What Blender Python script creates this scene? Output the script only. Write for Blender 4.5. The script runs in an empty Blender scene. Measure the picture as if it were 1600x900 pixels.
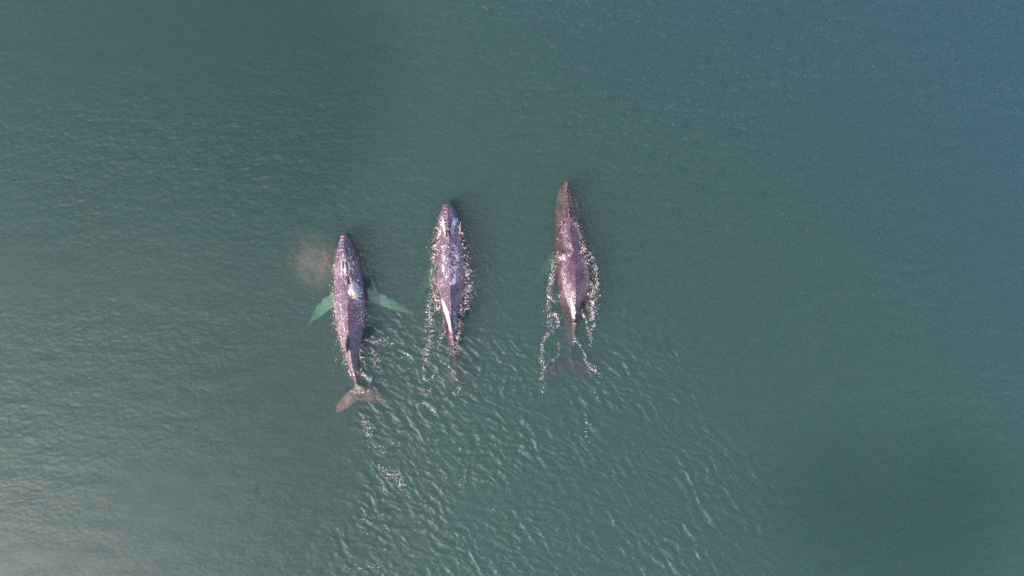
import bpy, bmesh, math, random
import numpy as np
from mathutils import Vector
from mathutils.bvhtree import BVHTree

R = math.radians
rng = np.random.default_rng(7)
random.seed(7)
sc = bpy.context.scene
C = sc.collection

# ------------------------------------------------------------------ camera, sky, sun, exposure
PPM = 22.0                       # photograph pixels (1600 wide) per metre on the sea surface
def P(px, py):                   # place on the sea surface seen at a photograph pixel
    return (px - 800.0) / PPM, (450.0 - py) / PPM
HFOV = 70.0
CAM_H = (1600 / PPM) / 2 / math.tan(R(HFOV / 2))
cam = bpy.data.cameras.new('camera')
cam.sensor_width = 36.0
cam.lens = 18.0 / math.tan(R(HFOV / 2))
cam.clip_start = 0.5
cam.clip_end = 6000
camo = bpy.data.objects.new('camera', cam)
camo.location = (0, 0, CAM_H)
C.objects.link(camo)
sc.camera = camo

SUN_EL = 35.5
SUN_AZ = R(216.0)                # direction towards the sun, measured from +X
sun_dir = Vector((math.cos(SUN_AZ) * math.cos(R(SUN_EL)), math.sin(SUN_AZ) * math.cos(R(SUN_EL)), math.sin(R(SUN_EL))))
w = bpy.data.worlds.new('World')
sc.world = w
w.use_nodes = True
wn = w.node_tree
wn.nodes.clear()
sky = wn.nodes.new('ShaderNodeTexSky')
sky.sky_type = 'NISHITA'
sky.sun_disc = False
sky.sun_elevation = R(SUN_EL)
sky.sun_rotation = math.pi / 2 - SUN_AZ
sky.dust_density = 0.6
sky.ozone_density = 1.6
bg = wn.nodes.new('ShaderNodeBackground')
bg.inputs['Strength'].default_value = 0.15
wo = wn.nodes.new('ShaderNodeOutputWorld')
wn.links.new(sky.outputs[0], bg.inputs[0])
wn.links.new(bg.outputs[0], wo.inputs[0])
sl = bpy.data.lights.new('sun', 'SUN')
sl.energy = 3.2
sl.angle = R(0.53)
sl.color = (1.0, 0.825, 0.745)
so = bpy.data.objects.new('sun', sl)
so.rotation_euler = (-sun_dir).to_track_quat('-Z', 'Y').to_euler()
so.location = (-40, -20, 60)
C.objects.link(so)

vs = sc.view_settings
vs.view_transform = 'Standard'
vs.look = 'None'
vs.exposure = 1.18
vs.gamma = 1.0
vs.use_curve_mapping = False
sc.render.engine = 'CYCLES'
sc.cycles.max_bounces = 6
sc.cycles.volume_bounces = 3
sc.cycles.transparent_max_bounces = 12
sc.cycles.glossy_bounces = 3
sc.cycles.caustics_reflective = False
sc.cycles.caustics_refractive = False
sc.cycles.sample_clamp_indirect = 4.0
sc.cycles.use_denoising = False

# ------------------------------------------------------------------ helpers
LAT = rng.random((8, 256, 256))
def vnoise(x, y, k=0):           # smooth value noise, about -1..1
    xi = np.floor(x).astype(int); yi = np.floor(y).astype(int)
    fx = x - xi; fy = y - yi
    fx = fx * fx * fx * (fx * (fx * 6 - 15) + 10); fy = fy * fy * fy * (fy * (fy * 6 - 15) + 10)
    L = LAT[k % 8]
    a = L[xi & 255, yi & 255]; b = L[(xi + 1) & 255, yi & 255]
    c = L[xi & 255, (yi + 1) & 255]; d = L[(xi + 1) & 255, (yi + 1) & 255]
    return 2 * ((a * (1 - fx) + b * fx) * (1 - fy) + (c * (1 - fx) + d * fx) * fy) - 1
def fbm(x, y, k=0, n=3):
    s = 0; a = 1.0; t = 0
    for i in range(n):
        s = s + a * vnoise(x * 2 ** i + 17.3 * i, y * 2 ** i - 9.1 * i, k + i); t += a; a *= 0.5
    return s / t
def smooth(e0, e1, x):
    t = np.clip((x - e0) / (e1 - e0), 0, 1)
    return t * t * (3 - 2 * t)
def bump2(x, y, cx, cy, rx, ry): return np.exp(-((x - cx) / rx) ** 2 - ((y - cy) / ry) ** 2)
def tag(o, label=None, cat=None, group=None, kind=None):
    if label: o['label'] = label
    if cat: o['category'] = cat
    if group: o['group'] = group
    if kind: o['kind'] = kind
def np_mesh(name, verts, quads=None, tris=None, smooth_sh=True):
    me = bpy.data.meshes.new(name)
    me.vertices.add(len(verts))
    me.vertices.foreach_set('co', np.asarray(verts, np.float32).ravel())
    nq = 0 if quads is None else len(quads); nt = 0 if tris is None else len(tris)
    idx = np.concatenate([np.asarray(quads, np.int32).ravel() if nq else np.zeros(0, np.int32),
                          np.asarray(tris, np.int32).ravel() if nt else np.zeros(0, np.int32)])
    me.loops.add(len(idx)); me.loops.foreach_set('vertex_index', idx)
    st = np.concatenate([np.arange(nq) * 4, nq * 4 + np.arange(nt) * 3]).astype(np.int32)
    me.polygons.add(nq + nt); me.polygons.foreach_set('loop_start', st)
    me.update(calc_edges=True)
    me.polygons.foreach_set('use_smooth', np.full(nq + nt, smooth_sh))
    me.update()
    return me

class NT:
    def __init__(s, name):
        s.m = bpy.data.materials.new(name); s.m.use_nodes = True
        s.t = s.m.node_tree; s.t.nodes.clear()
        s.out = s.t.nodes.new('ShaderNodeOutputMaterial')
    def n(s, typ, **kw):
        nd = s.t.nodes.new('ShaderNode' + typ)
        for k, v in kw.items():
            if hasattr(nd, k) and k not in nd.inputs: setattr(nd, k, v)
            else: s.set(nd, k, v)
        return nd
    def set(s, nd, k, v):
        i = nd.inputs[k]
        if isinstance(v, bpy.types.NodeSocket): s.t.links.new(v, i)
        else: i.default_value = v
    def math(s, op, a, b=0.0, clamp=False):
        nd = s.t.nodes.new('ShaderNodeMath'); nd.operation = op; nd.use_clamp = clamp
        s.set(nd, 0, a); s.set(nd, 1, b); return nd.outputs[0]
    def mix(s, f, a, b):
        nd = s.t.nodes.new('ShaderNodeMix'); nd.data_type = 'RGBA'
        s.set(nd, 0, f); s.set(nd, 6, a); s.set(nd, 7, b); return nd.outputs[2]
    def ramp(s, f, lo, hi):
        nd = s.t.nodes.new('ShaderNodeMapRange'); nd.interpolation_type = 'SMOOTHSTEP'
        s.set(nd, 0, f); s.set(nd, 1, lo); s.set(nd, 2, hi); return nd.outputs[0]
    def noise(s, vec, scale, detail=2.0, rough=0.5, dist=0.0):
        nd = s.t.nodes.new('ShaderNodeTexNoise')
        s.set(nd, 'Vector', vec); s.set(nd, 'Scale', scale); s.set(nd, 'Detail', detail)
        s.set(nd, 'Roughness', rough); s.set(nd, 'Distortion', dist); return nd.outputs['Fac']
    def mapping(s, vec, scale=(1, 1, 1), rot=(0, 0, 0)):
        nd = s.t.nodes.new('ShaderNodeMapping'); s.set(nd, 'Vector', vec)
        s.set(nd, 'Scale', scale); s.set(nd, 'Rotation', rot); return nd.outputs[0]
    def link(s, a, b): s.t.links.new(a, b)

# ------------------------------------------------------------------ water material
def water_material():
    k = NT('sea_water')
    back = k.n('NewGeometry').outputs['Backfacing']
    ior = k.math('ADD', 1.34, k.math('MULTIPLY', back, 1 / 1.34 - 1.34))
    fr = k.n('Fresnel', IOR=ior).outputs[0]
    gl = k.n('BsdfGlossy', Roughness=0.52, Color=(1, 1, 1, 1))
    sky_blue = k.n('Attribute', attribute_name='clear').outputs['Fac']        # sky reflection painted into the surface tint
    murk_shade = k.n('Attribute', attribute_name='murk_shade').outputs['Fac']  # corner darkening and greyed sheen painted in, over random murky patches
    tint = k.mix(sky_blue, (1.0, 0.995, 0.865, 1), (0.93, 0.97, 1.0, 1))
    tint = k.mix(murk_shade, tint, (0.80, 0.85, 0.74, 1))
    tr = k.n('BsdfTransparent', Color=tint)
    mx = k.n('MixShader')
    k.link(fr, mx.inputs[0]); k.link(tr.outputs[0], mx.inputs[1]); k.link(gl.outputs[0], mx.inputs[2])
    k.link(mx.outputs[0], k.out.inputs['Surface'])
    # turbid green water: even scattering and absorption
    ext = (0.74, 0.52, 0.58)                 # extinction per metre, red goes first
    alb = (0.205, 0.38, 0.395)               # share of it that is scattered
    sg = [e * a for e, a in zip(ext, alb)]
    scat = k.n('VolumeScatter', Color=(*sg, 1), Density=1.0, Anisotropy=0.15)
    absb = k.n('VolumeAbsorption', Color=(*[1 - (e - q) for e, q in zip(ext, sg)], 1), Density=1.0)
    add = k.n('AddShader')
    k.link(scat.outputs[0], add.inputs[0]); k.link(absb.outputs[0], add.inputs[1])
    k.link(add.outputs[0], k.out.inputs['Volume'])
    return k.m

# ------------------------------------------------------------------ the sea
def axis(lo, hi, flo, fhi, d1, d2, far):
    a = list(np.arange(flo, fhi, d1))
    x = fhi
    while x < hi: a.append(x); x += d2
    s = d2
    while x < far: a.append(x); s *= 1.3; x += s
    a.append(far)
    b = []; x = flo - d2
    while x > lo: b.append(x); x -= d2
    s = d2
    while x > -far: b.append(x); s *= 1.3; x -= s
    b.append(-far)
    return np.array(b[::-1] + a)
GX = axis(-42, 42, -38.5, 38.5, 0.066, 0.12, 1500.0)
GY = axis(-25, 25, -22, 22, 0.066, 0.12, 1500.0)
XX, YY = np.meshgrid(GX, GY, indexing='ij')
HH = np.zeros_like(XX)
near = smooth(90, 44, np.hypot(XX, YY * 1.5))
ix = np.where((np.abs(GX) < 48))[0]; iy = np.where(np.abs(GY) < 30)[0]
sx = slice(ix[0], ix[-1] + 1); sy = slice(iy[0], iy[-1] + 1)
X = XX[sx, sy]; Y = YY[sx, sy]; Hs = np.zeros_like(X)
# wind sea: many short-crested components, crests nearly level in the picture
gust = 0.58 + 0.65 * fbm(X * 0.045, Y * 0.10, 3, 3) + 2.2 * smooth(6, 34, X + 1.3 * Y) * (0.7 + 0.6 * fbm(X * 0.12, Y * 0.3, 6, 2))
for i in range(70):
    lam = math.exp(rng.uniform(math.log(0.42), math.log(2.6)))
    th = R(rng.normal(97, 30))
    kk = 2 * math.pi / lam
    A = 0.0016 * (lam / 0.8) ** 0.85 / math.sqrt(1 + (lam / 1.3) ** 2)
    ph = rng.uniform(0, 6.28)
    s = np.sin(kk * (math.cos(th) * X + math.sin(th) * Y) + ph)
    Hs += A * (s if lam > 1.6 else s * gust)
# wind ripples: elongated wrinkles a hand's breadth across
c9, s9 = math.cos(R(7)), math.sin(R(7))
RX = X * c9 + Y * s9; RY = -X * s9 + Y * c9
rip = vnoise(RX * 2.0 + 5, RY * 5.0, 0) * 0.0105 + vnoise(RX * 3.6 + 0.6 * vnoise(X * 1.3, Y * 1.3, 4), RY * 7.6 + 3, 1) * 0.0125 + vnoise(X * 5.2 - Y * 1.3, Y * 8.8 + X, 2) * 0.009
Hs += rip * gust * 1.15 + 0.012 * vnoise(RX * 1.3 + 2, RY * 3.6, 5) * smooth(2, 30, X + 1.3 * Y)
# the wake: short curved crests that fan out behind the three whales
wake = np.zeros_like(X)
gx = GX[sx]; gy = GY[sy]
def packet(px, py, lam, Rr, th, wr, wt, A):
    cx, cy = P(px, py)
    ox, oy = cx - Rr * math.cos(th), cy - Rr * math.sin(th)
    ext = max(wr, wt) * 2.4
    i0, i1 = np.searchsorted(gx, [cx - ext, cx + ext]); j0, j1 = np.searchsorted(gy, [cy - ext, cy + ext])
    if i1 <= i0 or j1 <= j0: return
    x = X[i0:i1, j0:j1] - ox; y = Y[i0:i1, j0:j1] - oy
    r = np.hypot(x, y) - Rr
    a = np.arctan2(y, x) - th
    a = (a + math.pi) % (2 * math.pi) - math.pi
    env = np.exp(-(r / wr) ** 2 - (a * Rr / wt) ** 2)
    ph = 2 * math.pi * r / lam + 0.6 * np.sin(a * 7 + lam * 9)
    crest = np.exp(2.6 * (np.cos(ph) - 1)) - 0.30
    wake[i0:i1, j0:j1] += A * env * crest
n = 0
while n < 220:
    py = rng.uniform(470, 940); f = (py - 470) / 430
    px = rng.uniform(540, 1010 + f * 270)
    edge = smooth(1010 + f * 290, 800 + f * 60, px) * smooth(535 - 10 * f, 600, px) * smooth(465, 560, py)
    if rng.random() > edge * (1.0 - 0.45 * f) + 0.10: continue
    n += 1
    right = smooth(880, 1150, px)
    th = R(rng.normal(60 - 26 * right, 34 - 14 * right))
    lam = rng.uniform(0.38, 1.05)
    packet(px, py, lam, rng.uniform(0.8, 5.0), th, lam * rng.uniform(0.35, 0.8), rng.uniform(0.3, 0.95),
           lam * rng.uniform(0.03, 0.09) * (1.15 - 0.4 * f) * (1 - 0.35 * right))
# bow and shoulder waves along the right-hand flanks and a few on the left
for (bx, by, s) in ((560, 400, 1), (718, 350, 1), (905, 350, 1)):
    for j in range(26):
        t = rng.uniform(0, 1)
        packet(bx + 10 + t * 62 + rng.normal(0, 9), by + t * 120 + rng.normal(0, 9), rng.uniform(0.4, 0.7), rng.uniform(3, 8),
               R(rng.normal(28, 9)), rng.uniform(0.16, 0.35), rng.uniform(0.4, 0.9), rng.uniform(0.010, 0.024))
for (bx, by) in ((530, 385), (682, 355)):
    for j in range(7):
        t = rng.uniform(0, 1)
        packet(bx - 8 - t * 70, by + t * 60 + rng.normal(0, 8), rng.uniform(0.5, 0.9), rng.uniform(3, 8),
               R(rng.normal(125, 12)), rng.uniform(0.2, 0.4), rng.uniform(0.5, 1.2), rng.uniform(0.008, 0.016))
ux = X * PPM + 800; uy = 450 - Y * PPM; f = np.clip((uy - 470) / 430, 0, 1.2)
env = smooth(1100 + f * 300, 900 + f * 240, ux) * smooth(545 - 60 * f, 610 - 20 * f, ux) * smooth(470, 560, uy + 0.10 * np.abs(ux - 760)) * (1 - 0.15 * f)
env *= 0.45 + 0.8 * smooth(-0.45, 0.45, fbm(X * 0.33 + 2, Y * 0.33, 7, 2))
WX = X + 0.55 * fbm(X * 0.5, Y * 0.5, 2, 2); WY = Y + 0.55 * fbm(X * 0.5 + 7, Y * 0.5, 4, 2)
sea = np.zeros_like(X); sub = env > 0.01
wx, wy = WX[sub], WY[sub]; acc = np.zeros_like(wx); r2 = smooth(850, 1150, ux[sub])
for i in range(64):
    lam = math.exp(rng.uniform(math.log(0.25), math.log(1.1)))
    th = R(rng.normal(60, 30)); kk = 2 * math.pi / lam
    acc += 0.0060 * lam ** 0.8 * np.cos(kk * (math.cos(th) * wx + math.sin(th) * wy) + rng.uniform(0, 6.28)) * (1 - 0.75 * r2 if abs(math.degrees(th) - 45) > 22 else 1)
acc = acc + 3.0 * np.maximum(acc, 0) ** 2 / 0.08 * 0.35
sea[sub] = acc * (1 + 0.5 * r2)
Hs += wake + sea * env
win = smooth(46, 41, np.abs(X)) * smooth(29, 24.5, np.abs(Y))
Hs *= win
HH[sx, sy] = Hs
def water_z(x, y):
    i = np.clip(np.searchsorted(GX, x) - 1, 0, len(GX) - 2); j = np.clip(np.searchsorted(GY, y) - 1, 0, len(GY) - 2)
    fx = np.clip((x - GX[i]) / (GX[i + 1] - GX[i]), 0, 1); fy = np.clip((y - GY[j]) / (GY[j + 1] - GY[j]), 0, 1)
    return (HH[i, j] * (1 - fx) + HH[i + 1, j] * fx) * (1 - fy) + (HH[i, j + 1] * (1 - fx) + HH[i + 1, j + 1] * fx) * fy

def build_sea():
    nx, ny = XX.shape
    V = np.stack([XX, YY, HH], -1).reshape(-1, 3)
    I = np.arange(nx * ny).reshape(nx, ny)
    q = np.stack([I[:-1, :-1], I[1:, :-1], I[1:, 1:], I[:-1, 1:]], -1).reshape(-1, 4)
    # side walls and floor of the water body
    rim = np.concatenate([I[:, 0], I[-1, 1:], I[-2::-1, -1], I[0, -2:0:-1]])     # counter-clockwise
    nb = len(V)
    D = V[rim].copy(); D[:, 2] = -40.0
    ctr = np.array([[0, 0, -40.0]])
    V = np.concatenate([V, D, ctr])
    k = np.arange(len(rim)); k2 = (k + 1) % len(rim)
    walls = np.stack([rim[k], nb + k, nb + k2, rim[k2]], -1)
    floor = np.stack([nb + k2, nb + k, np.full(len(k), nb + len(rim))], -1)
    me = np_mesh('water', V, np.concatenate([q, walls]), floor)
    fx, fy = XX, YY
    ux = XX * PPM + 800; uy = 450 - YY * PPM
    sky_tint = smooth(-0.45, 1.0, (ux - 1180) / 760 - (uy - 300) / 560 + 0.22 * fbm(XX * 0.05 + 4, YY * 0.03, 5, 2))  # painted sky reflection, strongest at the upper right
    shade_tint = smooth(0.0, 0.55, 1.0 * bump2(ux, uy, 230, 60, 460, 270) + 0.6 * bump2(ux, uy, 1480, 800, 330, 200) + 0.75 * bump2(ux, uy, 150, 860, 420, 330) + 0.5 * fbm(XX * 0.06 + 11, YY * 0.035 + 2, 6, 3) - 0.12)  # hand-placed corner darkening and grey sheen, plus random turbid patches
    for nm, arr in (('clear', sky_tint), ('murk_shade', shade_tint)):  # 'clear' carries the painted sky reflection
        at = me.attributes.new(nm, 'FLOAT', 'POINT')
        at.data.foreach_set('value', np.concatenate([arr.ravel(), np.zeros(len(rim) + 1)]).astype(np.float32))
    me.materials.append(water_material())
    o = bpy.data.objects.new('water', me)
    C.objects.link(o)
    tag(o, kind='structure')
    return o
build_sea()

# ------------------------------------------------------------------ whales
def skin_material():
    k = NT('whale_skin')
    tc = k.n('TexCoord').outputs['Object']
    n1 = k.noise(tc, 0.9, 4, 0.6)
    n2 = k.noise(tc, 5.0, 4, 0.65)
    n3 = k.noise(k.mapping(tc, (3.0, 0.9, 3.0)), 5.0, 3, 0.6, 0.6)
    c = k.mix(k.ramp(n1, 0.35, 0.65), (0.052, 0.020, 0.034, 1), (0.125, 0.054, 0.078, 1))
    mot = k.n('Attribute', attribute_name='mottle_sun').outputs['Fac']
    c = k.mix(k.math('MULTIPLY', k.math('MULTIPLY', k.ramp(n2, 0.52, 0.68), 0.6), mot), c, (0.38, 0.22, 0.28, 1))
    n5 = k.noise(k.mapping(tc, (1.0, 0.7, 1.0)), 11.0, 3, 0.65, 0.5)
    c = k.mix(k.math('MULTIPLY', k.math('MULTIPLY', k.ramp(n5, 0.53, 0.64), mot), 0.7), c, (0.52, 0.40, 0.42, 1))
    # long pale scratches
    vor = k.n('TexVoronoi', feature='DISTANCE_TO_EDGE')
    k.set(vor, 'Vector', k.mapping(tc, (1.1, 0.35, 1.0), (0, 0, R(24)))); k.set(vor, 'Scale', 1.0)
    scar = k.math('MULTIPLY', k.math('SUBTRACT', 1.0, k.ramp(vor.outputs['Distance'], 0.0, 0.018)), k.ramp(n1, 0.5, 0.62))
    c = k.mix(k.math('MULTIPLY', scar, 0.45), c, (0.42, 0.34, 0.34, 1))
    pale = k.n('Attribute', attribute_name='pale').outputs['Fac']
    pf = k.math('MULTIPLY', pale, k.ramp(k.noise(tc, 2.2, 3, 0.6), 0.22, 0.5))
    c = k.mix(pf, c, (0.42, 0.45, 0.38, 1))
    # white water on the back, with sun and sky glare painted in
    wash = k.n('Attribute', attribute_name='wash').outputs['Fac']  # white water plus painted glare
    lace = k.noise(k.mapping(tc, (1.0, 0.75, 1.0)), 9.5, 4, 0.66, 1.2)
    wf = k.ramp(k.math('ADD', lace, k.math('MULTIPLY', wash, 0.42)), 0.70, 0.80)
    wf = k.math('MULTIPLY', wf, k.ramp(wash, 0.05, 0.3))
    c = k.mix(k.math('MULTIPLY', wf, 0.85), c, (0.66, 0.61, 0.68, 1))
    n4 = k.noise(tc, 13.0, 3, 0.7)
    bh = k.math('ADD', k.math('MULTIPLY', n2, 0.026), k.math('MULTIPLY', k.math('MULTIPLY', n4, 0.020), mot))
    bh = k.math('ADD', bh, k.math('MULTIPLY', n3, 0.022))
    bh = k.math('ADD', bh, k.math('MULTIPLY', wf, 0.02))
    bump = k.n('Bump', Strength=1.0, Distance=1.0, Height=bh)
    p = k.n('BsdfPrincipled')
    k.set(p, 'Base Color', c); k.set(p, 'Roughness', 0.38); k.set(p, 'IOR', 1.45)
    k.set(p, 'Normal', bump.outputs[0])
    sp = k.n('SeparateXYZ'); k.set(sp, 0, k.n('NewGeometry').outputs['Position'])
    dry = k.ramp(sp.outputs[2], -0.12, 0.03)                 # no wet shine where skin meets water instead of air
    k.set(p, 'Specular IOR Level', k.math('MULTIPLY', dry, 0.5))
    k.set(p, 'Coat Weight', k.math('MULTIPLY', dry, 0.65)); k.set(p, 'Coat Roughness', 0.15); k.set(p, 'Coat IOR', 1.5)
    k.set(p, 'Coat Normal', bump.outputs[0])
    k.link(p.outputs[0], k.out.inputs['Surface'])
    return k.m
SKIN = skin_material()

def resample(tab, n):
    tab = np.array(tab, float)
    s = np.linspace(tab[0, 0], tab[-1, 0], n)
    cols = []
    for c in range(1, tab.shape[1]):
        x, y = tab[:, 0], tab[:, c]                      # monotone cubic
        d = np.diff(y) / np.diff(x); m = np.zeros_like(y)
        m[1:-1] = np.where(d[:-1] * d[1:] > 0, 2 * d[:-1] * d[1:] / (d[:-1] + d[1:] + 1e-12), 0)
        m[0], m[-1] = d[0], d[-1]
        i = np.clip(np.searchsorted(x, s) - 1, 0, len(x) - 2)
        h = x[i + 1] - x[i]; t = (s - x[i]) / h
        cols.append((2 * t**3 - 3 * t**2 + 1) * y[i] + (t**3 - 2 * t**2 + t) * h * m[i] + (-2 * t**3 + 3 * t**2) * y[i + 1] + (t**3 - t**2) * h * m[i + 1])
    return s, np.stack(cols, 1)

def loft(rings):
    rings = np.array(rings); ns, nr = rings.shape[:2]
    V = rings.reshape(-1, 3); I = np.arange(ns * nr).reshape(ns, nr)
    J = np.roll(I, -1, axis=1)
    q = np.stack([I[:-1], J[:-1], J[1:], I[1:]], -1).reshape(-1, 4)
    V = np.concatenate([V, rings[0].mean(0)[None], rings[-1].mean(0)[None]])
    a, b = ns * nr, ns * nr + 1
    t = np.concatenate([np.stack([J[0], I[0], np.full(nr, a)], -1), np.stack([I[-1], J[-1], np.full(nr, b)], -1)])
    return V, q, t

def blade(lead, trail, zs, thick, n=26, nr=14, knobs=0.0):
    """A flipper, fluke lobe or fin from a leading-edge and a trailing-edge line (points in metres, root to tip)."""
    def line(pts):
        pts = np.array(pts, float); t = np.linspace(0, 1, len(pts))
        tab = np.column_stack([t, pts]); return resample(tab, n)[1]
    L, T = line(lead), line(trail)
    _, Z = resample(np.column_stack([np.linspace(0, 1, len(zs)), zs]), n)
    th = np.interp(np.linspace(0, 1, n), np.linspace(0, 1, len(thick)), thick)
    rings = []
    for i in range(n):
        u = i / (n - 1)
        l = L[i] + (L[i] - T[i]) * knobs * (math.sin(u * 31) * 0.6 + math.sin(u * 53 + 1) * 0.4) * (1 if 0.12 < u < 0.95 else 0)
        ring = []
        for j in range(nr):
            a = 2 * math.pi * j / nr
            c = 0.5 + 0.5 * math.cos(a)                     # 1 at the leading edge
            prof = math.sin(a) * (0.35 + 0.65 * c ** 0.8)
            p = T[i] * (1 - c) + l * c
            ring.append((p[0], p[1], Z[i, 0] + prof * th[i] * 0.5))
        rings.append(ring)
    return loft(rings)

def signed_fix(V, q, t):
    return V, q, t

def make_whale(name, label, st, blades, fin, wash_glare_fn, pale_fn, mottle_sun_fn, group):
    """st rows: py, px, half width (px), z of the back, z of widest level, z of belly, keel sharpness"""
    s, D = resample(st, 150)
    rings = []
    nr = 48
    for i in range(len(s)):
        px, hw, zt, zc, zb, keel = D[i]
        keel = min(0.95, keel * 1.15 + 0.12 * (keel > 0.12)); zc -= 0.07; zt = zt * 1.04 if zt > 0 else zt
        x0, y0 = P(px, s[i]); hw = max(hw, 0.6) / PPM
        ring = []
        for j in range(nr):
            a = 2 * math.pi * j / nr
            ca, sa = math.cos(a), math.sin(a)
            if sa >= 0:
                rnd = sa ** (0.85)
                tri = 1 - abs(ca) ** 0.95
                z = zc + (zt - zc) * (rnd * (1 - keel) + tri * keel)
            else:
                z = zc + (zb - zc) * (-sa) ** 0.8
            ring.append((x0 + hw * (abs(ca) ** 0.95) * (1 if ca >= 0 else -1), y0, z))
        rings.append(ring)
    parts = [loft(rings)]
    for b in blades: parts.append(blade(**b))
    if fin is not None:                                      # dorsal fin: a low hooked blade along the back
        px0, py0, px1, py1, base, h = fin
        rr = []
        for i in range(10):
            u = i / 9
            y0 = py0 + (py1 - py0) * (0.62 * u); y1 = py1 + (py1 - py0) * (0.22 * u * u)
            xa = px0 + (px1 - px0) * (0.62 * u); xb = px1
            th = 0.22 * (1 - u) ** 0.7 + 0.07
            ring = []
            for j in range(12):
                a = 2 * math.pi * j / 12; c = 0.5 + 0.5 * math.cos(a)
                ax, ay = P(xb + (xa - xb) * c, y1 + (y0 - y1) * c)
                ring.append((ax + math.sin(a) * th * 0.5 * (0.4 + 0.6 * c), ay, base - 0.3 + (h + 0.3) * u))
            rr.append(ring)
        parts.append(loft(rr))
    V, Q, T = [], [], []; off = 0
    for v, q, t in parts:
        V.append(v); Q.append(q + off); T.append(t + off); off += len(v)
    cy = 450 - (s[0] + s[-1]) / 2; cx = np.interp((s[0] + s[-1]) / 2, s, D[:, 0]) - 800
    org = np.array([cx / PPM, cy / PPM, 0.0])
    me = np_mesh('tmp', np.concatenate(V) - org, np.concatenate(Q), np.concatenate(T))
    bm = bmesh.new(); bm.from_mesh(me)
    bmesh.ops.recalc_face_normals(bm, faces=bm.faces[:]); bm.to_mesh(me); bm.free()
    o = bpy.data.objects.new('tmp', me); C.objects.link(o)
    rm = o.modifiers.new('r', 'REMESH'); rm.mode = 'VOXEL'; rm.voxel_size = 0.05
    sm = o.modifiers.new('s', 'SMOOTH'); sm.factor = 0.5; sm.iterations = 4
    ev = o.evaluated_get(bpy.context.evaluated_depsgraph_get())
    m2 = bpy.data.meshes.new_from_object(ev)
    bpy.data.objects.remove(o); bpy.data.meshes.remove(me)
    m2.name = name
    n = len(m2.vertices)
    co = np.zeros(n * 3, np.float32); m2.vertices.foreach_get('co', co); co = co.reshape(-1, 3).astype(float)
    no = np.zeros(n * 3, np.float32); m2.vertex_normals.foreach_get('vector', no); no = no.reshape(-1, 3)
    wpos = co + org
    vpx = wpos[:, 0] * PPM + 800; vpy = 450 - wpos[:, 1] * PPM
    sxp = np.interp(vpy, s, D[:, 0]); swd = np.interp(vpy, s, D[:, 1]); szt = np.interp(vpy, s, D[:, 2])
    lat = (vpx - sxp) / np.maximum(swd, 1)
    top = smooth(0.0, 0.4, no[:, 2])
    L0 = s[0]
    al = vpy - L0                                            # pixels behind the snout
    disp = np.zeros(n)
    # central ridge of the rostrum, rim of the upper jaw, knobs in rows, the raised blowhole guard with its two slits
    head = smooth(2, 10, al) * smooth(58, 40, al)
    disp += top * head * 0.05 * np.exp(-(lat / 0.16) ** 2)
    disp -= top * head * 0.05 * np.exp(-((np.abs(lat) - 0.62) / 0.12) ** 2)
    for rowl in (-0.5, -0.28, 0.0, 0.28, 0.5):
        for kx in np.arange(6, 46, 5.2):
            jx = kx + rng.uniform(-1, 1)
            d2 = ((vpx - sxp) - rowl * swd) ** 2 + (al - jx) ** 2
            disp += top * 0.05 * np.exp(-d2 / 1.6 ** 2)
    bhp = 50.0
    disp += top * 0.10 * np.exp(-((al - bhp) / 8) ** 2 - ((vpx - sxp) / 5.5) ** 2)
    for sg in (-1, 1):
        lx = sg * (1.2 + 0.14 * (al - bhp + 6))
        disp -= top * 0.16 * np.exp(-((vpx - sxp - lx) / 1.25) ** 2) * smooth(-7, -4, al - bhp) * smooth(6, 4, al - bhp)
    # knuckles along the tail stock, gentle muscle relief elsewhere
    disp += top * 0.035 * np.exp(-(lat / 0.25) ** 2) * np.sin(al * 0.75) * smooth(190, 205, al) * smooth(250, 235, al)
    disp += 0.03 * fbm(vpx * 0.06 + 3, vpy * 0.05, 1, 2)
    co += no * disp[:, None]
    m2.vertices.foreach_set('co', co.astype(np.float32).ravel())
    for nm, fn in (('wash', wash_glare_fn), ('pale', pale_fn), ('mottle_sun', mottle_sun_fn)):
        at = m2.attributes.new(nm, 'FLOAT', 'POINT')
        at.data.foreach_set('value', np.clip(fn(vpx, vpy, lat, al, wpos[:, 2]) * (top if nm == 'wash' else 1), 0, 1).astype(np.float32))
    m2.polygons.foreach_set('use_smooth', np.full(len(m2.polygons), True))
    m2.materials.clear(); m2.materials.append(SKIN)
    m2.update()
    ob = bpy.data.objects.new(name, m2); ob.location = org
    C.objects.link(ob)
    tag(ob, label, 'whale', group)
    return ob

def pts(*l): return [P(a, b) for a, b in l]

whales = []
# --- left whale: whole back and flukes at the surface, pale flippers spread
st1 = [  # py, px, half width, z top, z widest, z belly, keel
    (363, 538, 1.5, 0.02, -0.08, -0.3, 0), (369, 538.3, 7.5, 0.14, -0.12, -0.6, 0.1), (380, 539, 12, 0.26, -0.16, -1.0, 0.2), (395, 540.5, 17, 0.36, -0.2, -1.4, 0.25),
    (412, 542, 20.5, 0.46, -0.22, -1.7, 0.2), (430, 544, 23, 0.46, -0.25, -1.9, 0.15), (455, 546, 25, 0.58, -0.28, -2.0, 0.15), (482, 547, 26, 0.68, -0.28, -1.95, 0.25),
    (508, 547.5, 24, 0.70, -0.25, -1.7, 0.45), (532, 548, 19.5, 0.64, -0.2, -1.35, 0.6), (552, 549.8, 14, 0.48, -0.15, -1.1, 0.7), (572, 552.2, 9, 0.30, -0.12, -0.85, 0.7),
    (588, 555, 6, 0.14, -0.12, -0.6, 0.6), (600, 557, 4.8, 0.02, -0.14, -0.45, 0.5), (610, 559, 6, -0.05, -0.16, -0.35, 0.3), (619, 560.5, 3, -0.10, -0.18, -0.28, 0.2)]
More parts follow.
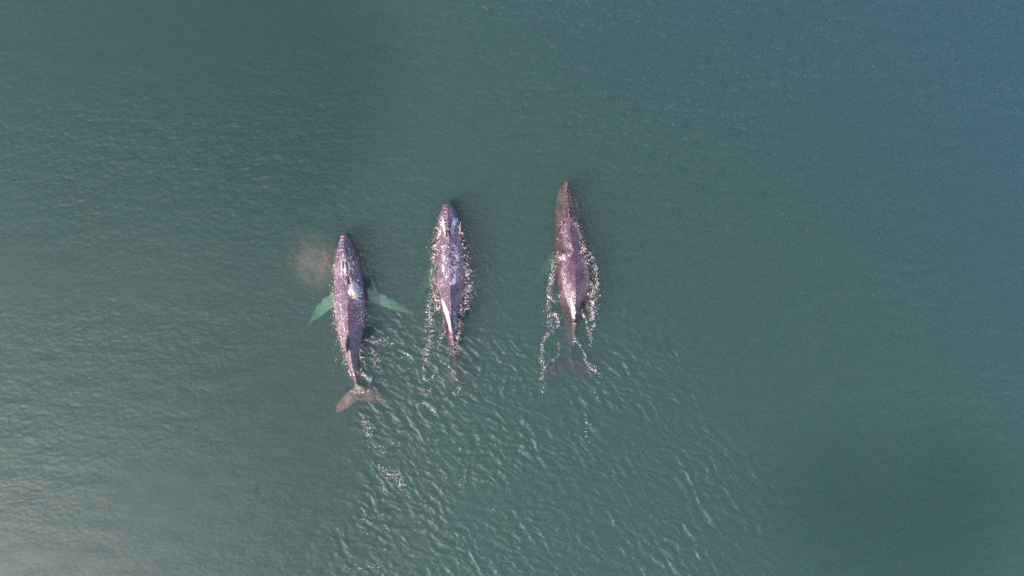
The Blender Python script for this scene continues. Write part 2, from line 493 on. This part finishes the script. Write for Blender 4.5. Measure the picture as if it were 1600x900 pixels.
bl1 = [dict(lead=pts((557, 602), (541, 613), (528, 628), (522, 645)), trail=pts((562, 624), (551, 634), (538, 643), (525, 648)), zs=[-0.14, -0.12, -0.13, -0.18], thick=[0.34, 0.22, 0.14, 0.08]),
       dict(lead=pts((560, 601), (577, 605), (596, 613), (612, 627)), trail=pts((562, 624), (576, 630), (592, 634), (610, 630)), zs=[-0.14, -0.2, -0.42, -0.8], thick=[0.34, 0.22, 0.14, 0.08]),
       dict(lead=pts((528, 448), (508, 461), (488, 478), (470, 507)), trail=pts((530, 474), (512, 484), (494, 497), (473, 510)), zs=[-0.8, -0.9, -1.2, -1.75], thick=[0.4, 0.3, 0.2, 0.1], knobs=0.12),
       dict(lead=pts((564, 446), (588, 456), (614, 470), (643, 491)), trail=pts((563, 472), (584, 476), (608, 485), (641, 494)), zs=[-0.75, -0.85, -1.15, -1.45], thick=[0.4, 0.3, 0.2, 0.1], knobs=0.12)]
def wash_glare1(px, py, lat, al, z):
    return 0.9 * bump2(px, py, 541, 416, 12, 22) * (0.6 + 0.4 * np.sin(px)) + 1.5 * bump2(px, py, 556, 453, 6, 9) + 0.45 * bump2(px, py, 532, 500, 8, 60) + 0.3 * bump2(px, py, 566, 490, 6, 30)  # left-flank term paints the pale sunlit side
def pale1(px, py, lat, al, z):
    fl = ((np.abs(lat) > 1.04) & (py > 440) & (py < 510) & (z < -0.3)).astype(float)
    return fl * (0.8 + 0.2 * smooth(75, 25, np.abs(px - 546))) + 0.8 * bump2(px, py, 560, 606, 7, 4) + 0.13 * smooth(604, 614, py)
whales.append(make_whale('humpback_whale', 'humpback whale with pale green flippers spread and its tail flukes showing, the leftmost', st1, bl1, (546, 518, 548, 546, 0.66, 0.80), wash_glare1, pale1, lambda px, py, lat, al, z: (0.35 + 0.75 * smooth(0.1, -0.7, lat) + 0.5 * bump2(px, py, 541, 412, 14, 24)) * smooth(600, 580, py), 'humpback whales swimming side by side'))  # stronger mottle on the left flank paints its sunlit side
# --- middle whale: back awash with white water and painted glare, flukes deep
st2 = [
    (314, 700, 2, 0.04, -0.08, -0.3, 0), (319, 700, 8, 0.16, -0.1, -0.6, 0.05), (330, 700.5, 13, 0.28, -0.14, -1.0, 0.1), (342, 701, 17.5, 0.34, -0.2, -1.4, 0.2),
    (358, 701.5, 21.5, 0.42, -0.3, -1.7, 0.3), (378, 702.5, 23, 0.44, -0.38, -1.9, 0.2), (400, 703.5, 25, 0.50, -0.4, -2.1, 0.15), (428, 704.5, 26, 0.58, -0.4, -2.1, 0.2),
    (455, 705, 24.5, 0.62, -0.42, -2.0, 0.4), (480, 705.5, 20.5, 0.56, -0.42, -1.75, 0.6), (503, 706.5, 15.5, 0.44, -0.42, -1.5, 0.7), (525, 708, 12, 0.26, -0.42, -1.35, 0.7),
    (545, 709.5, 8.5, 0.02, -0.5, -1.3, 0.65), (562, 711, 6, -0.35, -0.75, -1.25, 0.5), (575, 712, 5, -0.75, -0.95, -1.25, 0.4), (586, 713, 6, -0.95, -1.1, -1.3, 0.3), (596, 713.5, 3, -1.05, -1.15, -1.25, 0.2)]
bl2 = [dict(lead=pts((712, 578), (698, 582), (684, 594), (673, 612)), trail=pts((713, 598), (702, 606), (688, 611), (675, 613)), zs=[-1.1, -1.2, -1.4, -1.6], thick=[0.34, 0.22, 0.14, 0.08]),
       dict(lead=pts((714, 578), (728, 580), (744, 588), (757, 603)), trail=pts((713, 598), (726, 604), (741, 607), (755, 605)), zs=[-1.1, -1.25, -1.5, -1.8], thick=[0.34, 0.22, 0.14, 0.08]),
       dict(lead=pts((682, 410), (664, 425), (648, 446), (640, 470)), trail=pts((684, 436), (668, 446), (654, 460), (642, 472)), zs=[-1.4, -1.9, -2.6, -3.1], thick=[0.4, 0.3, 0.2, 0.1], knobs=0.12),
       dict(lead=pts((724, 410), (742, 424), (760, 446), (768, 470)), trail=pts((722, 436), (738, 446), (754, 462), (766, 472)), zs=[-1.4, -1.9, -2.6, -3.1], thick=[0.4, 0.3, 0.2, 0.1], knobs=0.12)]
def wash_glare2(px, py, lat, al, z):
    xc = px - np.interp(py, [340, 400, 480, 550], [700.5, 703.5, 705, 709])
    b = smooth(378, 386, py) * smooth(458, 446, py) * smooth(17, 12, np.abs(xc)) * (0.46 + 0.6 * fbm(px * 0.12, py * 0.10, 2, 2))
    b = b * (1 - bump2(xc, py, 1, 389, 7, 3.2)) * (1 - 0.9 * bump2(xc, py, 0, 414, 10, 2.2)) * (1 - 0.7 * bump2(xc, py, 0, 436, 2.5, 9))
    flank = 0.75 * (bump2(xc, py, -6, 362, 2.6, 13) + bump2(xc, py, 6, 360, 2.8, 13))
    jaw = 1.2 * (bump2(xc, py, -9, 349, 3.2, 8) + bump2(xc, py, 10.5, 347, 3.6, 7))
    streak = 1.4 * np.exp(-((px - np.interp(py, [466, 480, 500, 520], [690, 695, 701, 705])) / np.interp(py, [466, 485, 520], [1.6, 4.2, 1.6])) ** 2) * smooth(462, 472, py) * smooth(528, 510, py)
    side = 0.55 * smooth(480, 488, py) * smooth(528, 512, py) * smooth(1.0, 3.0, xc) * smooth(9, 6, xc)
    return b + flank + jaw + streak + side
def pale2(px, py, lat, al, z):
    return ((np.abs(lat) > 1.04) & (py > 400) & (py < 480) & (z < -0.6)) * 0.8 + 0.12 * ((py > 585) & (px < 712))
whales.append(make_whale('humpback_whale', 'humpback whale with white water and painted glare over its back, between the two others', st2, bl2, (704, 486, 708, 512, 0.44, 0.60), wash_glare2, pale2, lambda px, py, lat, al, z: (0.3 + 0.6 * smooth(355, 375, py)) * smooth(1.1, 0.2, np.abs(lat)) * smooth(452, 440, py) * 0.6 + 0.15 + 0.0 * py, 'humpback whales swimming side by side'))
# --- right whale: head and tail below the surface, smooth back out
st3 = [
    (284, 885.5, 1.5, -0.06, -0.22, -0.4, 0), (290, 885.5, 8.5, -0.08, -0.34, -0.8, 0.1), (303, 886.5, 14.5, -0.12, -0.45, -1.2, 0.15), (320, 888, 19, -0.14, -0.55, -1.6, 0.25),
    (338, 889.5, 21.5, -0.02, -0.6, -1.9, 0.3), (355, 891, 22.5, 0.16, -0.62, -2.05, 0.3), (375, 893, 25, 0.22, -0.65, -2.2, 0.2), (392, 895, 27, 0.14, -0.62, -2.3, 0.2),
    (408, 897, 28, 0.30, -0.6, -2.3, 0.15), (430, 898.5, 28, 0.52, -0.55, -2.25, 0.15), (452, 899, 26, 0.56, -0.5, -2.1, 0.3), (472, 898.5, 22.5, 0.40, -0.55, -1.95, 0.55),
    (490, 897.5, 18, 0.12, -0.7, -1.9, 0.7), (508, 896.5, 13.5, -0.22, -0.95, -1.9, 0.7), (528, 895.5, 9.5, -0.60, -1.2, -1.95, 0.65), (546, 894.5, 7, -0.78, -1.1, -1.6, 0.5),
    (562, 894, 5.5, -0.88, -1.1, -1.4, 0.4), (574, 894, 6, -0.92, -1.05, -1.25, 0.3), (584, 894, 3, -0.95, -1.0, -1.1, 0.2)]
bl3 = [dict(lead=pts((892, 563), (878, 566), (862, 574), (848, 590)), trail=pts((894, 585), (882, 589), (867, 592), (850, 591)), zs=[-1.0, -0.95, -0.95, -1.0], thick=[0.34, 0.22, 0.14, 0.08]),
       dict(lead=pts((896, 563), (911, 565), (928, 573), (942, 588)), trail=pts((894, 585), (907, 589), (922, 592), (940, 590)), zs=[-1.0, -0.92, -0.85, -0.85], thick=[0.34, 0.22, 0.14, 0.08]),
       dict(lead=pts((874, 384), (860, 398), (846, 420), (836, 446)), trail=pts((876, 410), (864, 420), (852, 434), (838, 448)), zs=[-1.6, -2.0, -2.5, -3.0], thick=[0.4, 0.3, 0.2, 0.1], knobs=0.12),
       dict(lead=pts((916, 384), (934, 398), (950, 420), (960, 446)), trail=pts((914, 410), (930, 420), (944, 434), (958, 448)), zs=[-1.6, -2.2, -2.9, -3.6], thick=[0.4, 0.3, 0.2, 0.1], knobs=0.12)]
def wash_glare3(px, py, lat, al, z):
    return 0.55 * bump2(px, py, 884, 362, 6, 14) + 0.5 * bump2(px, py, 884, 440, 6, 22) + 0.8 * bump2(px, py, 896, 484, 4, 10) + 0.8 * bump2(px, py, 880, 402, 7, 7) + 0.9 * np.exp(-((px - np.interp(py, [462, 480, 500], [890, 895, 897])) / 2.5) ** 2) * smooth(458, 470, py) * smooth(505, 492, py)
def pale3(px, py, lat, al, z):
    return ((np.abs(lat) > 1.04) & (py > 375) & (py < 460) & (z < -0.6)) * 0.75 + 0.05 * smooth(350, 320, py) * (0.5 + 0.5 * np.sin(px * 0.7))
whales.append(make_whale('humpback_whale', 'humpback whale with smooth dark purple back and submerged head, the rightmost', st3, bl3, (897, 470, 898, 490, 0.30, 0.40), wash_glare3, pale3, lambda px, py, lat, al, z: 0.12 + 0.35 * smooth(360, 330, py) + 0.4 * bump2(px, py, 884, 445, 9, 26), 'humpback whales swimming side by side'))

# ------------------------------------------------------------------ foam: lace of bubbles on water and wet skin; pale flecks also model sun glints
def foam_and_glint_material():
    k = NT('foam_and_glint_white')
    tc = k.n('TexCoord').outputs['Object']
    c = k.mix(k.ramp(k.noise(tc, 4.0, 3), 0.35, 0.6), (0.72, 0.48, 0.36, 1), (0.76, 0.64, 0.66, 1))
    p = k.n('BsdfPrincipled')
    k.set(p, 'Base Color', c); k.set(p, 'Roughness', 0.35); k.set(p, 'Coat Weight', 0.3)
    tr = k.n('BsdfTransparent'); mx = k.n('MixShader')          # thin froth lets some of what is below through
    k.link(k.math('ADD', 0.38, k.math('MULTIPLY', k.ramp(k.noise(tc, 9.0, 2), 0.35, 0.62), 0.6)), mx.inputs[0])
    k.link(tr.outputs[0], mx.inputs[1]); k.link(p.outputs[0], mx.inputs[2])
    k.link(mx.outputs[0], k.out.inputs['Surface'])
    return k.m
FOAM_AND_GLINT = foam_and_glint_material()
trees = []
for wl in whales:
    bmx = bmesh.new(); bmx.from_mesh(wl.data); trees.append((BVHTree.FromBMesh(bmx), wl.location.copy())); bmx.free()
def surface_z(x, y):
    z = water_z(x, y)
    for i in range(len(x)):
        for tr, org in trees:
            if abs(x[i] - org.x) > 3 or abs(y[i] - org.y) > 8: continue
            h = tr.ray_cast(Vector((x[i] - org.x, y[i] - org.y, 6)), Vector((0, 0, -1)))
            if h[0] is not None and h[0].z > z[i]: z[i] = h[0].z
    return z
def ridged(x, y, sc, k):
    wx = x + 0.5 * fbm(x * sc * 0.7, y * sc * 0.7, k + 1, 2) / sc; wy = y + 0.5 * fbm(x * sc * 0.7 + 9, y * sc * 0.7, k + 2, 2) / sc
    return 1 - np.abs(fbm(wx * sc, wy * sc, k, 2)) * 2.2
def flecks(px, py, size, name, label, lace=None, lift=None):
    x = (px - 800) / PPM; y = (450 - py) / PPM
    z = surface_z(x, y)
    if lift is not None: z = z + lift
    n = len(x); m = 6
    ang = rng.uniform(0, 6.28, n); asp = rng.uniform(0.4, 0.9, n)
    a = np.arange(m) / m * 2 * math.pi
    rad = size[:, None] * rng.uniform(0.65, 1.3, (n, m))
    lx = np.cos(a)[None] * rad; ly = np.sin(a)[None] * rad * asp[:, None]
    ca, sa = np.cos(ang)[:, None], np.sin(ang)[:, None]
    V = np.zeros((n, m + 1, 3))
    V[:, :m, 0] = x[:, None] + lx * ca - ly * sa; V[:, :m, 1] = y[:, None] + lx * sa + ly * ca; V[:, :m, 2] = z[:, None] - 0.012
    V[:, m, 0] = x + rng.normal(0, 0.2, n) * size; V[:, m, 1] = y + rng.normal(0, 0.2, n) * size
    V[:, m, 2] = z + np.clip(size * 0.55, 0.012, 0.08)
    b = np.arange(n)[:, None] * (m + 1); i = np.arange(m)[None]
    t = np.stack([b + i, b + (i + 1) % m, np.broadcast_to(b + m, (n, m))], -1).reshape(-1, 3)
    org = np.array([x.mean(), y.mean(), 0])
    V = V.reshape(-1, 3); quads = None
    if lace is not None and len(lace[1]):
        quads = lace[1] + len(V); V = np.concatenate([V, lace[0]])
    me = np_mesh(name, V - org, quads, t, False)
    me.materials.append(FOAM_AND_GLINT)
    o = bpy.data.objects.new(name, me); o.location = org
    C.objects.link(o)
    tag(o, label, 'foam', kind='stuff')
    return o
def ribbon(line, n, lace=0.55, sc=2.2, k=0):
    n = int(n * 0.8); sc = sc * 1.7
    """candidates along a band: points (px, py, half width px, weight)"""
    L = np.array(line, float)
    seg = np.hypot(*np.diff(L[:, :2], axis=0).T); t = np.concatenate([[0], np.cumsum(seg)])
    u = rng.uniform(0, t[-1], n)
    x = np.interp(u, t, L[:, 0]); y = np.interp(u, t, L[:, 1]); wv = np.interp(u, t, L[:, 2]); wt = np.interp(u, t, L[:, 3])
    off = rng.normal(0, 0.95, n)
    dx = np.interp(u + 1, t, L[:, 0]) - np.interp(u - 1, t, L[:, 0]); dy = np.interp(u + 1, t, L[:, 1]) - np.interp(u - 1, t, L[:, 1])
    ln = np.hypot(dx, dy) + 1e-6
    x = x - dy / ln * off * wv; y = y + dx / ln * off * wv
    r = ridged(x / PPM, y / PPM, sc, k)
    keep = (r > lace - 0.05 + 0.30 * rng.normal(0, 1, n)) & (rng.random(n) < wt)
    return np.stack([x[keep], y[keep]], 1)
def sizes(n, med=0.030): return np.clip(med * np.exp(rng.normal(0, 0.5, n)), 0.009, 0.10)
def lace_sheet(ribs, cell=0.031):
    """connected threads of foam and modelled sun glints draped on the surface: grid cells kept where a ridged pattern is strong inside the bands"""
    allp = np.concatenate([np.array(r[0], float)[:, :2] for r in ribs])
    x0, x1 = (allp[:, 0].min() - 20 - 800) / PPM, (allp[:, 0].max() + 20 - 800) / PPM
    y0, y1 = (450 - allp[:, 1].max() - 20) / PPM, (450 - allp[:, 1].min() + 20) / PPM
    gxx = np.arange(x0, x1, cell); gyy = np.arange(y0, y1, cell)
    x, y = np.meshgrid(gxx, gyy, indexing='ij')
    px = x * PPM + 800; py = 450 - y * PPM
    wgt = np.zeros_like(x)
    for r in ribs:
        L = np.array(r[0], float)
        for a, b in zip(L[:-1], L[1:]):
            e = b[:2] - a[:2]; ll = max(e @ e, 1e-6)
            lo = np.minimum(a[:2], b[:2]) - 25; hi = np.maximum(a[:2], b[:2]) + 25
            m = (px > lo[0]) & (px < hi[0]) & (py > lo[1]) & (py < hi[1])
            qx = px[m] - a[0]; qy = py[m] - a[1]
            t = np.clip((qx * e[0] + qy * e[1]) / ll, 0, 1)
            d = np.hypot(qx - t * e[0], qy - t * e[1]); wv = (a[2] + (b[2] - a[2]) * t) + 0.4; wt = a[3] + (b[3] - a[3]) * t
            wgt[m] = np.maximum(wgt[m], wt * np.exp(-(d / (wv * 1.15)) ** 2))
    jx = x + 0.05 * fbm(x * 5, y * 5, 1, 2); jy = y + 0.05 * fbm(x * 5 + 3, y * 5, 2, 2)
    r1 = ridged(jx, jy, 2.6, 3); r2 = ridged(jx + 30, jy, 5.2, 5)
    brk = fbm(x * 7, y * 7, 6, 2)
    val = np.maximum(r1, r2 - 0.03)
    keep = (val > 1.03 - 0.17 * wgt) & (wgt > 0.16) & (brk > -0.28 - 0.25 * wgt)
    q = keep[:-1, :-1]
    I = np.arange(x.size).reshape(x.shape)
    Q = np.stack([I[:-1, :-1], I[1:, :-1], I[1:, 1:], I[:-1, 1:]], -1)[q]
    used, inv = np.unique(Q.ravel(), return_inverse=True)
    ux, uy = x.ravel()[used], y.ravel()[used]
    ux = ux + rng.normal(0, cell * 0.22, len(ux)); uy = uy + rng.normal(0, cell * 0.22, len(uy))
    uz = surface_z(ux, uy) + 0.012 + 0.02 * rng.random(len(ux))
    return np.stack([ux, uy, uz], 1), inv.reshape(-1, 4)
def foam(name, label, ribs, med=0.030, thin=1.0):  # foam, with sun glints modelled among it
    ribs = [([(a, b, c, d * thin) for a, b, c, d in r[0]],) + tuple(r[1:]) for r in ribs]
    p = np.concatenate([ribbon(*r) for r in ribs])
    return flecks(p[:, 0], p[:, 1], sizes(len(p), med), name, label, lace_sheet(ribs))

foam('foam', 'fine white flecks of foam and modelled sun glints along the leftmost whale and its flanks', [
    ([(528, 392, 4, .4), (523, 420, 3, .8), (521, 460, 3, .9), (523, 500, 4, .9), (531, 535, 4, .9), (541, 570, 3, .8), (550, 592, 2, .5)], 2600, 0.45),
    ([(541, 385, 6, .25), (541, 405, 13, .7), (543, 430, 14, .6), (545, 445, 14, .3)], 3000, 0.6, 3.0, 2),
    ([(553, 440, 3, .8), (558, 458, 5, 1), (564, 485, 6, .9), (566, 505, 5, .6)], 2000, 0.45, 2.6, 3),
    ([(537, 434, 1, 1), (547, 452, 1.2, 1)], 220, 0.0),
    ([(533, 470, 1, .9), (537, 500, 1.2, 1), (544, 530, 1, 1), (549, 560, 1, .9), (553, 588, 1, .5)], 420, 0.1),  # sunlit edge of the back ridge drawn as white threads
    ([(556, 520, 8, .3), (562, 545, 8, .5), (566, 570, 8, .5), (560, 585, 6, .3)], 900, 0.62, 2.6, 1),
    ([(553, 580, 2, .9), (566, 584, 2, .9), (578, 592, 3, .9)], 300, 0.3),
    ([(528, 530, 4, .4), (524, 560, 4, .5), (526, 580, 3, .2)], 300, 0.5),
    ([(560, 530, 2, .2), (580, 532, 4, .8), (612, 536, 3, .7)], 500, 0.55, 2.6, 2),
    ([(582, 553, 5, .7), (588, 566, 5, .8)], 300, 0.5),
    ([(626, 560, 1, .9), (632, 552, 1, .9), (642, 555, 1, .9), (646, 566, 1, .8)], 130, 0.0),
    ([(548, 611, 1.5, .8), (554, 613, 1.5, .9), (560, 614, 1.5, .9), (578, 609, 2, .7)], 160, 0.1)], 0.0138)
foam('foam', 'dense lacy white foam and modelled sun glints over the back of the middle whale', [
    ([(688, 338, 2, .8), (691, 350, 4, 1), (684, 362, 5, .9), (680, 385, 6, .8), (679, 410, 6, .8), (679, 440, 7, .9), (682, 465, 6, .9), (686, 482, 5, .9)], 4200, 0.42, 2.4, 1),
    ([(712, 342, 3, 1), (716, 352, 4, .9), (719, 372, 5, .7), (724, 400, 7, .9), (728, 430, 8, 1), (729, 460, 8, 1), (723, 485, 6, .9), (716, 505, 4, .8), (713, 535, 4, .8), (712, 553, 4, .6)], 6000, 0.42, 2.6, 4),
    ([(702, 378, 10, .3), (702, 395, 12, .45), (702, 425, 13, .45), (703, 445, 12, .3)], 1500, 0.6, 2.2, 5),
    ([(690, 338, 2, .8), (700, 340, 1.2, 1), (712, 338, 2, .8)], 160, 0.0),
    ([(688, 470, 1.2, 1), (697, 490, 2, 1), (703, 515, 1.2, 1), (706, 540, 1, .8)], 420, 0.0),
    ([(677, 450, 4, .8), (671, 480, 6, .9), (671, 510, 7, .9), (672, 530, 6, .7), (666, 548, 4, .8), (663, 562, 4, .7)], 2000, 0.52, 2.4, 6),
    ([(690, 500, 4, .5), (693, 520, 4, .6), (686, 535, 4, .7), (672, 545, 4, .6)], 700, 0.5, 2.4, 3),
    ([(664, 562, 1.5, .8), (661, 582, 2, .7), (662, 594, 1.5, .8), (672, 594, 2, .8), (681, 580, 2, .6), (684, 566, 2, .6)], 420, 0.2, 2.4),
    ([(688, 562, 1.2, .9), (700, 572, 1.4, .9), (709, 584, 1.5, .8), (714, 594, 1.5, .5)], 300, 0.1),
    ([(672, 558, 4, .4), (690, 556, 4, .5), (702, 556, 4, .5)], 300, 0.5),
    ([(658, 606, 6, .5), (672, 612, 5, .5)], 160, 0.55), ([(700, 625, 6, .3), (716, 610, 6, .5)], 160, 0.55)], 0.0138)
foam('foam', 'white foam lines trailing down both sides of the rightmost whale', [
    ([(877, 352, 5, .6), (882, 345, 4, .8), (878, 362, 6, .8), (872, 375, 4, .5)], 900, 0.5, 2.6, 2),
    ([(899, 347, 2, .8), (904, 360, 3, .9), (908, 378, 3, .8), (911, 390, 4, .9)], 700, 0.35, 2.6, 1),
    ([(868, 398, 4, 1), (878, 402, 5, 1), (884, 408, 3, 1), (890, 398, 2, 1), (895, 390, 1.2, .9), (890, 383, 1.5, .7)], 1300, 0.35, 2.6, 3),
    ([(906, 395, 2, 1), (914, 396, 5, 1), (923, 404, 4, 1), (928, 414, 4, .9)], 900, 0.35, 2.6, 3),
    ([(866, 405, 4, .8), (862, 430, 4, .8), (858, 455, 3, .9), (857, 480, 3, .9), (859, 497, 4, .8), (857, 510, 3, .8)], 1500, 0.4, 2.4, 5),
    ([(884, 410, 3, .6), (880, 430, 5, .6), (884, 455, 5, .6), (890, 475, 3, .8)], 1200, 0.5, 3.0, 6),
    ([(914, 410, 2, .9), (918, 430, 4, .8), (922, 450, 7, 1), (925, 470, 7, 1), (925, 490, 4, 1), (926, 500, 3, .8)], 3000, 0.42, 2.6, 4),
    ([(929, 415, 3, .8), (933, 440, 3, .8), (930, 460, 3, .7)], 600, 0.45, 2.6, 2),
    ([(866, 470, 4, .8), (874, 465, 4, .9), (882, 460, 3, .6)], 500, 0.4), ([(866, 492, 3, 1), (870, 497, 4, 1), (873, 505, 2, .8)], 300, 0.2),
    ([(872, 508, 2, .9), (862, 516, 3, .9), (851, 528, 2, 1), (847, 540, 2, .9), (846, 556, 2, .8), (850, 575, 4, .7), (846, 592, 3, .8), (851, 606, 3, .4)], 1100, 0.3, 2.4, 2),
    ([(872, 535, 1, .7), (875, 548, 1.5, .7), (868, 560, 2, .5), (858, 566, 2, .5)], 220, 0.2),
    ([(910, 484, 1, .9), (909, 490, 1, .9), (916, 502, 1.5, .8), (920, 515, 2, .9), (924, 530, 2, .9), (922, 540, 2, .7)], 420, 0.2, 2.4, 1),
    ([(929, 505, 1, .9), (924, 520, 1.5, .9), (918, 525, 1, .8)], 160, 0.1),
    ([(898, 532, 2, .9), (904, 536, 1.2, .9), (912, 550, 1.2, .9), (916, 566, 2, .8), (926, 575, 4, .8), (940, 588, 3, .5)], 480, 0.2, 2.4, 3),
    ([(892, 470, 2, .9), (896, 490, 2.5, 1), (897, 510, 1.5, .9), (896, 540, 1, .5)], 520, 0.2, 3.0, 1),
    ([(882, 285, 1, 1), (886, 285, 1.4, .9), (884, 296, 1, .6)], 40, -1.0), ([(889, 335, 1, .6), (893, 345, 1, 1), (897, 350, 1, .8)], 90, 0.0)], 0.0138)
foam('foam', 'scattered foam flecks and golden modelled sun glints in the wake behind the whales', [  # golden sun glints built as flecks among the foam
    ([(567, 650, 5, .6), (575, 668, 7, .8), (580, 690, 5, .6)], 420, 0.55, 2.0, 1), ([(585, 695, 8, .7), (602, 705, 5, .5)], 300, 0.55, 2.0, 2),
    ([(588, 725, 3, .6), (604, 738, 8, .8), (626, 755, 8, .9), (632, 765, 4, .6)], 620, 0.5, 2.0, 3), ([(585, 765, 6, .4), (608, 765, 8, .5)], 260, 0.6, 2.0, 2),
    ([(560, 815, 8, .3), (595, 810, 12, .3), (600, 840, 8, .3)], 320, 0.62, 2.0, 1), ([(550, 888, 10, .3), (590, 884, 7, .7)], 220, 0.5, 2.0, 2),
    ([(652, 632, 2, .7), (668, 632, 2, .8), (680, 645, 3, .6)], 220, 0.4), ([(845, 600, 6, .4), (850, 620, 5, .4)], 160, 0.5), ([(912, 640, 3, .4), (918, 665, 4, .5), (914, 690, 5, .4)], 260, 0.5, 2.0, 3),
    ([(925, 600, 3, .5), (932, 625, 4, .4)], 160, 0.5), ([(767, 795, 4, .6), (778, 800, 4, .5)], 100, 0.5), ([(745, 745, 3, .5), (718, 755, 3, .5), (680, 745, 3, .5)], 140, 0.6),
    ([(700, 700, 60, .08), (760, 760, 80, .06)], 700, 0.7, 1.2, 4)], 0.0145, 0.9)

# white splash thrown up at the left whale's shoulder
def splash():
    n = 620
    u = rng.random(n)
    px = 556 + rng.normal(0, 3.4, n); py = 453 + rng.normal(0, 4.6, n) + (px - 556) * 0.6
    o = flecks(px, py, np.clip(rng.lognormal(math.log(0.075), 0.35, n), 0.03, 0.14), 'splash', 'bright white splash on the shoulder of the leftmost whale',
               lift=0.42 * np.exp(-((px - 556) / 6) ** 2 - ((py - 453) / 8) ** 2) * rng.random(n))
    o['category'] = 'splash'
splash()

# ------------------------------------------------------------------ the faint blow, with rainbow red painted in, drifting left of the first whale
def blow():
    bm = bmesh.new()
    bmesh.ops.create_icosphere(bm, subdivisions=3, radius=1.0)
    for v in bm.verts:
        v.co = Vector((v.co.x * 2.5, v.co.y * 2.9, v.co.z * 0.8))
    me = bpy.data.meshes.new('blow_mist'); bm.to_mesh(me); bm.free()
    k = NT('mist')
    tc = k.n('TexCoord').outputs['Object']
    ln = k.n('VectorMath', operation='LENGTH'); k.set(ln, 0, k.mapping(tc, (1 / 2.45, 1 / 2.85, 1 / 0.78)))
    fall = k.ramp(ln.outputs['Value'], 1.0, 0.1)
    nz = k.ramp(k.noise(k.mapping(tc, (1.6, 0.8, 1.0)), 1.3, 4, 0.65, 0.6), 0.25, 0.75)
    d = k.math('MULTIPLY', k.math('MULTIPLY', fall, nz), 0.25)
    pv = k.n('VolumePrincipled'); k.set(pv, 'Color', (0.95, 0.62, 0.48, 1)); k.set(pv, 'Density', d)  # rainbow red put into the mist's own colour
    k.link(pv.outputs[0], k.out.inputs['Volume'])
    me.materials.append(k.m)
    o = bpy.data.objects.new('blow_mist', me)
    x, y = P(501, 413); o.location = (x, y, 1.1); o.rotation_euler = (0, 0, R(28))
    C.objects.link(o); tag(o, 'faint reddish mist of a blow drifting left of the leftmost whale', 'mist', kind='stuff')
blow()
